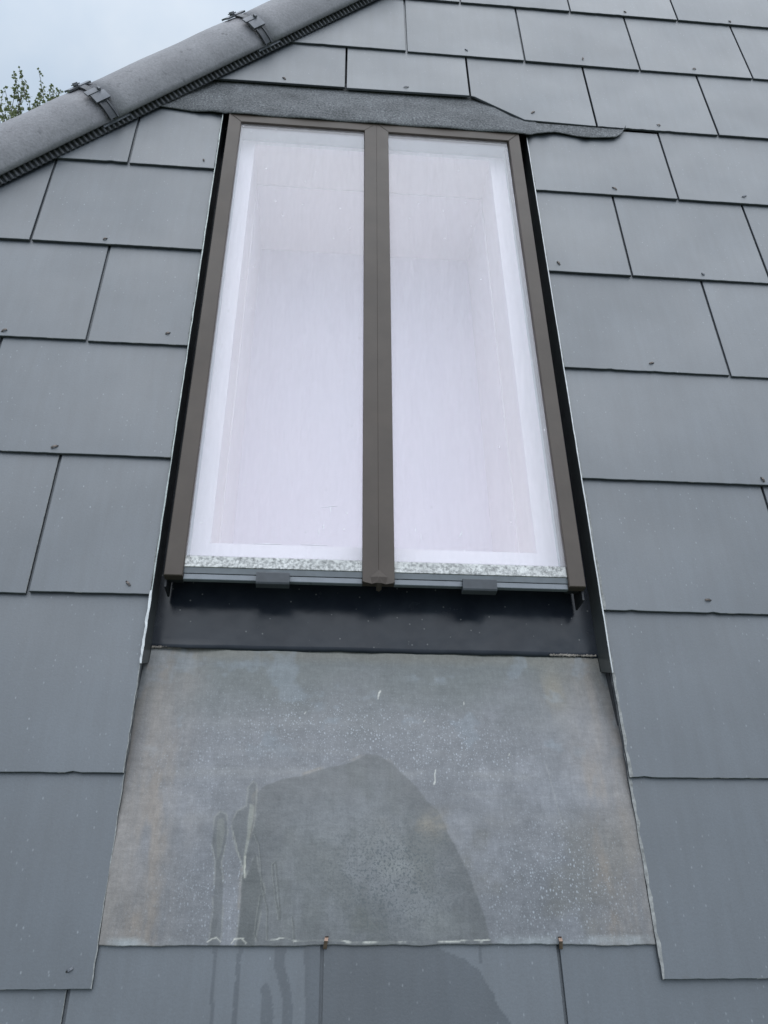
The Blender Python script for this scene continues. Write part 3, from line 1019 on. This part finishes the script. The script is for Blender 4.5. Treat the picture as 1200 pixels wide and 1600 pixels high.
# ---------------------------------------------------------------- mineral felt above the skylight
def felt():
    low = [(-1.25, -.314), (-1.1574, -.3194), (-1.111, -.3244), (-1.070, -.3215), (-1.0315, -.3262), (-1.027, -.3235), (-.352, -.3215), (-.324, -.3210), (-.295, -.314), (-.261, -.306), (-.235, -.309), (-.208, -.3145), (-.170, -.3165),
           (-.138, -.314), (-.1136, -.309), (-.098, -.292), (-.088, -.270), (-.082, -.2590)]
    def vb(u):
        for (a, b), (c, d) in zip(low, low[1:]):
            if a <= u <= c: return b + (d - b) * (u - a) / (c - a)
        return low[-1][1]
    def vt(u):
        if u < -.40: return -.135
        if u < -.30: return -.135 + (-.2575 + .135) * (u + .40) / .10
        return -.2575
    nu, nv = 320, 22
    V, F = [], []
    us = [-1.25 + (1.25 - .082) * i / nu for i in range(nu + 1)]
    for j in range(nv + 1):
        for u in us:
            a, b = vt(u), vb(u)
            t = j / nv
            inside = min(1, max(0, (u + 1.05) / .03)) * min(1, max(0, (-.315 - u) / .03))
            wob = .0025 * math.sin(u * 57) + .0015 * math.sin(u * 131 + 1)
            w_low = inside * .0232 + (1 - inside) * (.0030 + max(0, wob) * .8)
            if u < -1.08: w_low = .0015 + (w_low - .0015) * max(0, (u + 1.16) / .08)
            v = a + (b - 1.49 * (w_low - .010) - a) * t
            w_top = -.015 if u < -.36 else (-.015 + (.015 - .003) * min(1, (u + .36) / .05))
            s = t * t * (3 - 2 * t)
            w = w_top + (w_low - w_top) * s + .0012 * math.sin(u * 41 + v * 60) * t
            V.append((u, v, w))
    W = nu + 1
    for j in range(nv):
        for i in range(nu):
            F.append((j * W + i, j * W + i + 1, (j + 1) * W + i + 1, (j + 1) * W + i))
    n = len(V)
    V += [(x, y, z - .0020) for x, y, z in V]
    F += [tuple(k + n for k in reversed(f)) for f in list(F)]
    for i in range(nu):
        for row in (0, nv):
            a = row * W + i
            F.append((a, a + 1, a + 1 + n, a + n))
    for j in range(nv):
        for i in (0, nu):
            a, b = j * W + i, (j + 1) * W + i
            F.append((a, b, b + n, a + n))
    o = add('felt_strip', V, F, M_felt, None, (-.63, -.25, 0), smooth=True)
    return tag(o, 'strip of gritty grey mineral felt dressed over the head of the skylight', 'felt strip')
felt()

# ---------------------------------------------------------------- lead apron
def srgb(r, g, b):
    f = lambda x: ((x / 255 + .055) / 1.055) ** 2.4 if x > 10 else x / 255 / 12.92
    return np.array([f(r), f(g), f(b)])
def sstep(a, b, x):
    t = np.clip((x - a) / (b - a), 0, 1)
    return t * t * (3 - 2 * t)

def lead():
    nu, nv = 560, 340
    vb, vtop = -2.0070, -1.5930
    vv = np.linspace(vb, vtop, nv)
    U = np.zeros((nv, nu)); V = np.zeros((nv, nu)); W = np.zeros((nv, nu))
    for j, v in enumerate(vv):
        ext = 0.018 * float(sstep(-1.93, -1.86, v))
        lft = -1.0436
        rgt = -0.3328
        if v > -1.6245: lft, rgt, ext = -1.0405, -.3358, 0.0
        U[j] = np.linspace(lft - ext, rgt + ext, nu); V[j] = v
        x_ = max(0.0, v + 1.965) / .365
        W[j] = -.0025 - .0440 * (x_ * x_ * (1.6 - .6 * x_))
    V[:2] += (vnoise(U[:2], V[:2], 30, 1, 3) - .5) * .004 + (-.003 * (U[:2] + 1.045) / .71)
    # hand-dressed waviness, held down at the rims
    W += (vnoise(U, V, 7, 7, 21) - .5) * .006 * sstep(-2.0, -1.93, V) * sstep(-1.60, -1.64, V)
    W += (vnoise(U, V, 25, 25, 22) - .5) * .0012
    # colours of the patina
    n1 = vnoise(U, V, 9, 9, 31); n2 = vnoise(U, V, 28, 28, 32); n3 = vnoise(U, V, 90, 90, 33, 3); nst = vnoise(U, V, 70, 9, 34); nho = vnoise(U, V, 7, 50, 35)
    X = (U + 1.045) / .71; Y = (V + 2.007) / .41
    def blend(c, col, m):
        return c * (1 - m[..., None]) + np.asarray(col) * m[..., None]
    c = srgb(122, 125, 133)[None, None, :] * np.ones(U.shape + (1,))
    c = blend(c, srgb(106, 112, 114), sstep(.62, .92, Y + (n1 - .5) * .35) * .85)
    c = blend(c, srgb(116, 116, 114), sstep(.50, .64, vnoise(U, V, 11, 11, 53)) * sstep(.45, .3, Y) * sstep(.2, .3, X) * .5)
    c = blend(c, srgb(140, 143, 153), sstep(.50, .70, vnoise(U, V, 14, 12, 36)) * sstep(.95, .7, Y) * .7)
    for y0, wd, al in ((.52, .018, .7), (.445, .012, .45), (.36, .02, .45), (.71, .03, .4), (.60, .012, .35)):      # faint level tide marks
        c = blend(c, srgb(140, 142, 148), np.exp(-((Y - y0 + (n1 - .5) * .05) / wd) ** 2) * sstep(.35, .65, vnoise(U, V, 12, 20, int(y0 * 100))) * al)
    c = blend(c, srgb(126, 124, 116), sstep(.93, .985, Y + (n2 - .5) * .03) * .55)
    tan = sstep(.17, .02, X + (n1 - .5) * .10) + sstep(.85, .98, X + (n1 - .5) * .10)
    c = blend(c, srgb(142, 136, 133), np.clip(tan * (.35 + .9 * (nst - .3)), 0, .7))
    c = blend(c, srgb(150, 139, 130), np.clip((sstep(.125, .07, X + (n2 - .5) * .06) * sstep(.02, .06, X) + sstep(.885, .93, X + (n2 - .5) * .06) * sstep(1.0, .95, X)) * sstep(.40, .70, vnoise(U, V, 45, 14, 54)) * sstep(.75, .45, Y) * .55, 0, 1))
    c = blend(c, srgb(146, 139, 124), np.exp(-((X - .885) / .03) ** 2 - ((Y - .86) / .09) ** 2) * sstep(.3, .6, nst) * .6)
    c = blend(c, srgb(140, 152, 166), sstep(.62, .74, vnoise(U, V, 22, 22, 38)) * sstep(.55, .65, Y) * .35)
    c *= (0.92 + .16 * nst)[..., None] * (0.93 + .14 * nho)[..., None] * (0.92 + .16 * n3)[..., None]
    wob = (vnoise(U, V, 45, 45, 41) - .5) * .004
    Uw, Vw = U + wob * .7, V + wob
    def soft(poly, edge=.0012):
        i_ = in_poly(Uw, Vw, poly)
        d_ = np.full(U.shape, 9.0)
        for a_, b_ in zip(poly, poly[1:] + poly[:1]):
            d_ = np.minimum(d_, seg_dist(Uw, Vw, a_, b_))
        sd_ = np.where(i_, d_, -d_)
        return sstep(-edge, edge, sd_), sd_
    # the rain-washed patch
    arch = [(-.8746, -2.03), (-.8735, -1.963), (-.8746, -1.927), (-.868, -1.896), (-.863, -1.861), (-.8643, -1.8236), (-.8537, -1.8121), (-.8275, -1.8002), (-.8006, -1.796), (-.7774, -1.7879), (-.75, -1.7816),
            (-.7303, -1.7753), (-.7097, -1.7637), (-.6897, -1.7667), (-.67, -1.7787), (-.6432, -1.8064), (-.621, -1.8333), (-.6099, -1.8445), (-.5999, -1.8704), (-.5797, -1.9096), (-.564, -1.9505), (-.5551, -1.9802), (-.5450, -2.03)]
    ma, sda = soft(arch)
    inner = sstep(.0, .075, sda + (n1 - .5) * .05)
    wetc = srgb(101, 104, 108)[None, None, :] * np.ones(U.shape + (1,))
    wetc = blend(wetc, srgb(122, 126, 132), inner * sstep(.75, .35, Y))
    wetc = blend(wetc, srgb(138, 142, 142), sstep(.42, .66, vnoise(U, V, 10, 10, 43)) * sstep(.40, .2, Y) * inner * .7)
    wetc = blend(wetc, srgb(98, 102, 103), sstep(.52, .66, vnoise(U, V, 16, 13, 55)) * .55)
    wetc *= (0.92 + .16 * nst)[..., None] * (0.93 + .14 * nho)[..., None] * (0.94 + .12 * n3)[..., None]
    c = c * (1 - .84 * ma[..., None]) + wetc * (.84 * ma[..., None])
    rim = np.exp(-((sda + .002) / .0022) ** 2) * sstep(.45, .62, vnoise(U, V, 22, 22, 46)) * sstep(-.66, -.70, U)
    c = blend(c, srgb(150, 143, 134), rim * .5)
    bp_ = np.exp(-((U + .612) / .055) ** 2 - ((V + 1.860) / .016) ** 2) * sstep(.35, .6, vnoise(U, V, 20, 30, 56))
    c = blend(c, srgb(143, 137, 128), bp_ * .7)
    db, _ = soft([(-.7216, -1.9639), (-.714, -1.9664), (-.7077, -1.9789), (-.6877, -1.988), (-.7296, -1.9955), (-.7354, -1.9837)], .008)
    c = blend(c, srgb(101, 105, 104), db * .6)
    # runs down the left of the patch
    dark = srgb(90, 94, 94)
    A_ = [(-.916, -1.8537), (-.9093, -1.8463), (-.9016, -1.8492), (-.8983, -1.8716), (-.9005, -1.8997), (-.9027, -1.91), (-.8975, -1.94), (-.8959, -1.9757), (-.8945, -2.03), (-.9102, -2.03), (-.9074, -1.9757), (-.9096, -1.91), (-.916, -1.8893)]
    core = [(-.9127, -1.8573), (-.9049, -1.8536), (-.9013, -1.8716), (-.9041, -1.8997), (-.9077, -1.9066), (-.9112, -1.8823)]
    B_ = [(-.8931, -1.8608), (-.8869, -1.8462), (-.8744, -1.8387), (-.8735, -1.8122), (-.8677, -1.8045), (-.8635, -1.8083), (-.8634, -1.8349), (-.863, -1.8607), (-.868, -1.8962), (-.871, -1.9269), (-.8763, -1.9065), (-.8893, -1.8822)]
    C_ = [(-.8746, -1.9269), (-.8699, -1.9319), (-.8586, -1.8996), (-.8533, -1.9235), (-.8441, -1.9435), (-.8476, -1.9759), (-.8515, -2.001), (-.853, -2.03), (-.8764, -2.03), (-.8735, -1.963)]
    Wh = [(-.871, -1.835), (-.8647, -1.8386), (-.8644, -1.857), (-.8677, -1.8857), (-.8708, -1.9065), (-.8703, -1.9269), (-.873, -1.9252), (-.8734, -1.9065), (-.8708, -1.8751)]
    runs = np.zeros(U.shape)
    for P_, al in ((A_, .62), (B_, .60), (C_, .62)):
        mk, sd = soft(P_, .0010)
        c = blend(c, dark, mk * al * (.8 + .5 * (n2 - .5)))
        c = blend(c, srgb(150, 152, 150), np.exp(-((sd + .0008) / .0010) ** 2) * sstep(.42, .6, vnoise(U, V, 60, 60, 57)) * .5)
        runs = np.maximum(runs, mk)
    mk, sd = soft(core, .001); c = blend(c, srgb(128, 131, 131), mk * .7)
    mk, sd = soft(Wh, .0009); c = blend(c, srgb(158, 161, 157), mk * (.65 + .5 * (n2 - .5)))
    def run(path, wd, col, a):
        nonlocal c
        d = np.full(U.shape, 9.0)
        for p, q in zip(path, path[1:]):
            d = np.minimum(d, seg_dist(U + wob * .6, V, p, q))
        c = blend(c, col, sstep(wd, wd * .45, d) * a)
    run([(-.8712, -1.903), (-.8712, -1.929)], .0013, srgb(196, 197, 190), .8)
    run([(-.8905, -1.872), (-.886, -1.886), (-.874, -1.917)], .0010, srgb(168, 170, 166), .5)
    for path in ([(-.8604, -1.875), (-.8539, -1.8891), (-.8471, -1.9402), (-.838, -1.9663), (-.8358, -2.001)], [(-.8352, -1.9133), (-.8317, -1.9099), (-.8278, -1.9269), (-.8233, -1.9566), (-.8214, -1.9792)],
                 [(-.8352, -1.9133), (-.8298, -1.9435), (-.8228, -1.9792)], [(-.8486, -1.9501), (-.8504, -1.9759), (-.8519, -1.9948), (-.8479, -2.0026)], [(-.8056, -1.976), (-.8019, -2.0044)]):
        run([(x - .0012, y) for x, y in path], .0011, srgb(152, 155, 154), .35)
        run(path, .0013, srgb(82, 86, 87), .55)
    # oxide line just above the lower edge
    tp = [(-.8375, -2.0017), (-.8254, -2.0012), (-.8133, -1.9987), (-.8033, -2.0028), (-.7903, -2.0033), (-.7782, -2.002), (-.7592, -2.0028), (-.743, -2.0028), (-.7322, -2.0046), (-.6887, -2.0048), (-.6614, -2.0052), (-.6258, -2.0058), (-.6064, -2.0050), (-.5786, -2.0036), (-.5508, -2.0036)]
    ty = np.interp(U, [q[0] for q in tp], [q[1] for q in tp])
    d = np.abs(V - ty + (vnoise(U, V, 150, 1, 47) - .5) * .0020)
    c = blend(c, srgb(206, 208, 205), sstep(.0011, .0003, d) * sstep(-.8385, -.836, U) * sstep(-.5495, -.553, U) * (.12 + .88 * sstep(.42, .62, vnoise(U, V, 60, 1, 48))))
    for pth in ([(-.911, -2.0035), (-.9052, -1.9995), (-.9001, -1.9988), (-.895, -2.0035)], [(-.8815, -2.005), (-.877, -2.000)], [(-.868, -2.0005), (-.8625, -2.005)], [(-.8790, -2.0005), (-.8665, -1.9998)]):
        run(pth, .0010, srgb(206, 207, 203), .75)
    c = blend(c, srgb(172, 180, 188), sstep(.010, .001, np.abs(V + 2.0050)) * (sstep(-.93, -1.0, U) * .7 + sstep(-.55, -.53, U) * .45) * sstep(.3, .6, n2))
    # flecks of bird lime
    for (x, y, ln, wd_) in ((-.690, -1.667, .010, .0012), (-.688, -1.664, .003, .0018), (-.612, -1.786, .016, .0009), (-.6135, -1.803, .003, .0015), (-.560, -1.68, .005, .0008), (-.622, -1.71, .003, .0009), (-.80, -1.70, .003, .0008), (-.50, -1.76, .003, .0008)):
        run([(x, y), (x - .0012, y - ln)], wd_, srgb(206, 208, 206), .9)
    run([(-.448, -1.775), (-.437, -1.86)], .0009, srgb(158, 160, 164), .5)
    c = blend(c, srgb(146, 157, 170), np.exp(-((U + .605) / .03) ** 2 - ((V + 1.640) / .008) ** 2) * sstep(.4, .6, n2) * .9)
    g_ = lambda x0, y0, sx, sy: np.exp(-((X - x0) / sx) ** 2 - ((Y - y0) / sy) ** 2)
    speck = np.clip((g_(.38, .68, .20, .11) + .9 * g_(.66, .60, .13, .11) + 1.2 * g_(.83, .16, .12, .17) + .7 * g_(.20, .14, .10, .12) + .4 * g_(.15, .52, .1, .1) + .10) * (.55 + .9 * n2), 0, 1) * (1 - .92 * ma) * (1 - .9 * runs)
    pit = np.clip(g_(.52, .20, .13, .17) * 1.1, 0, 1) * ma
    rough = .46 - .10 * ma * (1 - inner) + (n2 - .5) * .14
    alb = np.clip(c * np.array([0.815, 0.785, 0.72]), .01, .8)
    verts = np.stack([U, V, W], -1).reshape(-1, 3)
    idx = np.arange(nu * nv).reshape(nv, nu)
    F = np.stack([idx[:-1, :-1], idx[:-1, 1:], idx[1:, 1:], idx[1:, :-1]], -1).reshape(-1, 4)
    n = len(verts)
    b0 = idx[0]
    low = verts[b0].copy(); low[:, 2] -= .0022
    V2 = np.concatenate([verts, low])
    F2 = [(int(b0[i]), int(n + i), int(n + i + 1), int(b0[i + 1])) for i in range(nu - 1)]
    # underside
    cr = [idx[0, 0], idx[0, -1], idx[-1, -1], idx[-1, 0]]
    faces = [tuple(int(x) for x in f) for f in F] + F2
    ap = thing('lead_apron', (-.69, -2.007, 0), 'stained grey lead apron sheet below the skylight with a wet arched patch', 'lead apron')
    org = Vector((-.69, -2.007, 0))
    me = bpy.data.meshes.new('lead_sheet')
    me.from_pydata([tuple(q) for q in (V2 - np.array(org))], [], faces)
    me.materials.append(M_lead)
    me.polygons.foreach_set('use_smooth', [True] * len(F) + [False] * len(F2))
    col = np.ones((len(V2), 4)); col[:n, :3] = alb.reshape(-1, 3); col[n:, :3] = (.35, .36, .37)
    at = me.attributes.new('patina', 'FLOAT_COLOR', 'POINT'); at.data.foreach_set('color', col.ravel())
    ag = me.attributes.new('gloss', 'FLOAT', 'POINT')
    rr = np.full(len(V2), .5); rr[:n] = rough.ravel(); ag.data.foreach_set('value', rr)
    for nm, arr in (('speck', speck), ('pit', pit)):
        ax = me.attributes.new(nm, 'FLOAT', 'POINT'); rr = np.zeros(len(V2)); rr[:n] = arr.ravel(); ax.data.foreach_set('value', rr)
    o = bpy.data.objects.new('lead_sheet', me); COL.objects.link(o)
    o.parent = ap
    for (x, y, tilt) in ((-.7637, -2.0035, .0022), (-.4597, -2.0055, -.0004)):
        V = []
        for (dx, v, w) in ((tilt, .0050, .0022), (tilt, .0056, .0006), (tilt * .5, 0, .0030), (0, -.0085, -.0010), (0, -.009, -.0035)):
            V += [(x + dx - .0023, y + v, w), (x + dx + .0023, y + v, w)]
        F = [(0, 1, 3, 2)] + [(2 * i, 2 * i + 1, 2 * i + 3, 2 * i + 2) for i in (1, 2, 3)]
        nn = len(V)
        V += [(a, b, z - .0009) for a, b, z in V]
        F += [tuple(k + nn for k in reversed(f)) for f in list(F)]
        add('copper_clip', V, F, M_copper, ap)
lead()

# ---------------------------------------------------------------- tree beyond the hip
def tree():
    cx, cy = -6.32, 13.2
    top = 9.9
    root = bpy.data.objects.new('tree', None); COL.objects.link(root)
    root.location = (cx, cy, 0.35)
    tag(root, 'leafy green tree whose top shows behind the hip at upper left', 'tree')
    g = random.Random(5)
    def limb(pts, r0, r1, n=6):
        V, F = [], []
        for i, p in enumerate(pts):
            rr = r0 + (r1 - r0) * i / (len(pts) - 1)
            for k in range(n):
                a = 2 * math.pi * k / n
                V.append((p[0] + rr * math.cos(a), p[1] + rr * math.sin(a), p[2]))
        for i in range(len(pts) - 1):
            for k in range(n):
                F.append((i * n + k, i * n + (k + 1) % n, (i + 1) * n + (k + 1) % n, (i + 1) * n + k))
        return V, F
    limbs = [limb([(0, 0, 0), (.05, .02, 2), (.0, .05, 4.2), (.1, 0, 6.2), (.2, 0, 8.2)], .22, .05, 10)]
    shoots = []
    for i in range(34):
        a = g.uniform(0, 6.28); h = g.uniform(3.0, 7.6)
        L = g.uniform(1.0, 2.6) * (1 - .25 * (h - 3) / 5)
        p0 = (.05, 0, h)
        p1 = (math.cos(a) * L * .5, math.sin(a) * L * .5, h + L * .35)
        p2 = (math.cos(a) * L, math.sin(a) * L, h + L * .85)
        limbs.append(limb([p0, p1, p2], .05, .012, 5))
        for k in range(6):
            t = g.uniform(.35, 1)
            shoots.append((p1[0] + (p2[0] - p1[0]) * t, p1[1] + (p2[1] - p1[1]) * t, p1[2] + (p2[2] - p1[2]) * t))
    def obj(name, V, F, mat):
        me = bpy.data.meshes.new(name); me.from_pydata(V, [], F); me.materials.append(mat)
        o = bpy.data.objects.new(name, me); COL.objects.link(o); o.parent = root
        return o
    V, F = [], []
    twigs = []
    def leaf(p, size):
        d = Vector((g.gauss(0, 1), g.gauss(0, 1), g.gauss(0, .7))).normalized()
        s = d.cross(Vector((g.gauss(0, 1), g.gauss(0, 1), g.gauss(0, 1)))).normalized()
        l, b = size, size * .42
        q = Vector(p)
        n = len(V)
        V.extend([tuple(q), tuple(q + d * l * .45 + s * b), tuple(q + d * l), tuple(q + d * l * .45 - s * b)])
        F.append((n, n + 1, n + 2, n + 3))
    def spray(p0, vec, ln, nl, size):
        v = Vector(vec).normalized()
        bend = Vector((g.uniform(-.3, .3), g.uniform(-.3, .3), .35))
        pts = []
        for i in range(6):
            t = i / 5
            pts.append(Vector(p0) + v * ln * t + bend * ln * t * t * .3)
        twigs.append(limb([tuple(p) for p in pts], .008, .003, 4))
        for i in range(nl):
            t = g.random() ** .8
            k = min(4, int(t * 5)); f = t * 5 - k
            q = pts[k].lerp(pts[k + 1], f)
            q += Vector((g.gauss(0, 1), g.gauss(0, 1), g.gauss(0, 1))) * .045 * (1.25 - t)
            leaf(q, size * g.uniform(.7, 1.2))
    # crown filled by upright sprays under an uneven dome
    cnt = 0
    while cnt < 780:
        a = g.uniform(0, 6.28); rr = 2.35 * math.sqrt(g.random())
        x, y = rr * math.cos(a), rr * math.sin(a)
        dome = 9.05 - .30 * rr * rr + .35 * math.sin(x * 3.1 + 1) * math.cos(y * 2.7)
        z = g.uniform(3.6, dome) if g.random() < .5 else dome - abs(g.gauss(0, .35))
        if z < 3.4: continue
        spray((x, y, z), (x * .25 + g.gauss(0, .3), y * .25 + g.gauss(0, .3), 1.0), g.uniform(.35, .75), 30, .062)
        cnt += 1
    # taller leading shoots that break the outline
    for (dx, dy, z0, ln) in ((.62, .0, 8.85, .95), (1.02, .1, 8.75, .80), (1.36, -.05, 8.65, .62), (.30, .2, 8.9, .55), (1.62, .0, 8.50, .55), (.80, -.3, 8.8, .60), (1.2, .3, 8.6, .65), (-.2, 0, 8.9, .7), (0.05, .1, 8.9, .6)):
        spray((dx, dy, z0), (g.uniform(-.12, .18), 0, 1), ln, 40, .058)
    limbs_o = obj('trunk', *merge(limbs), M_bark)
    obj('twigs', *merge(twigs), M_bark)
    obj('crown', V, F, M_leaf)
tree()
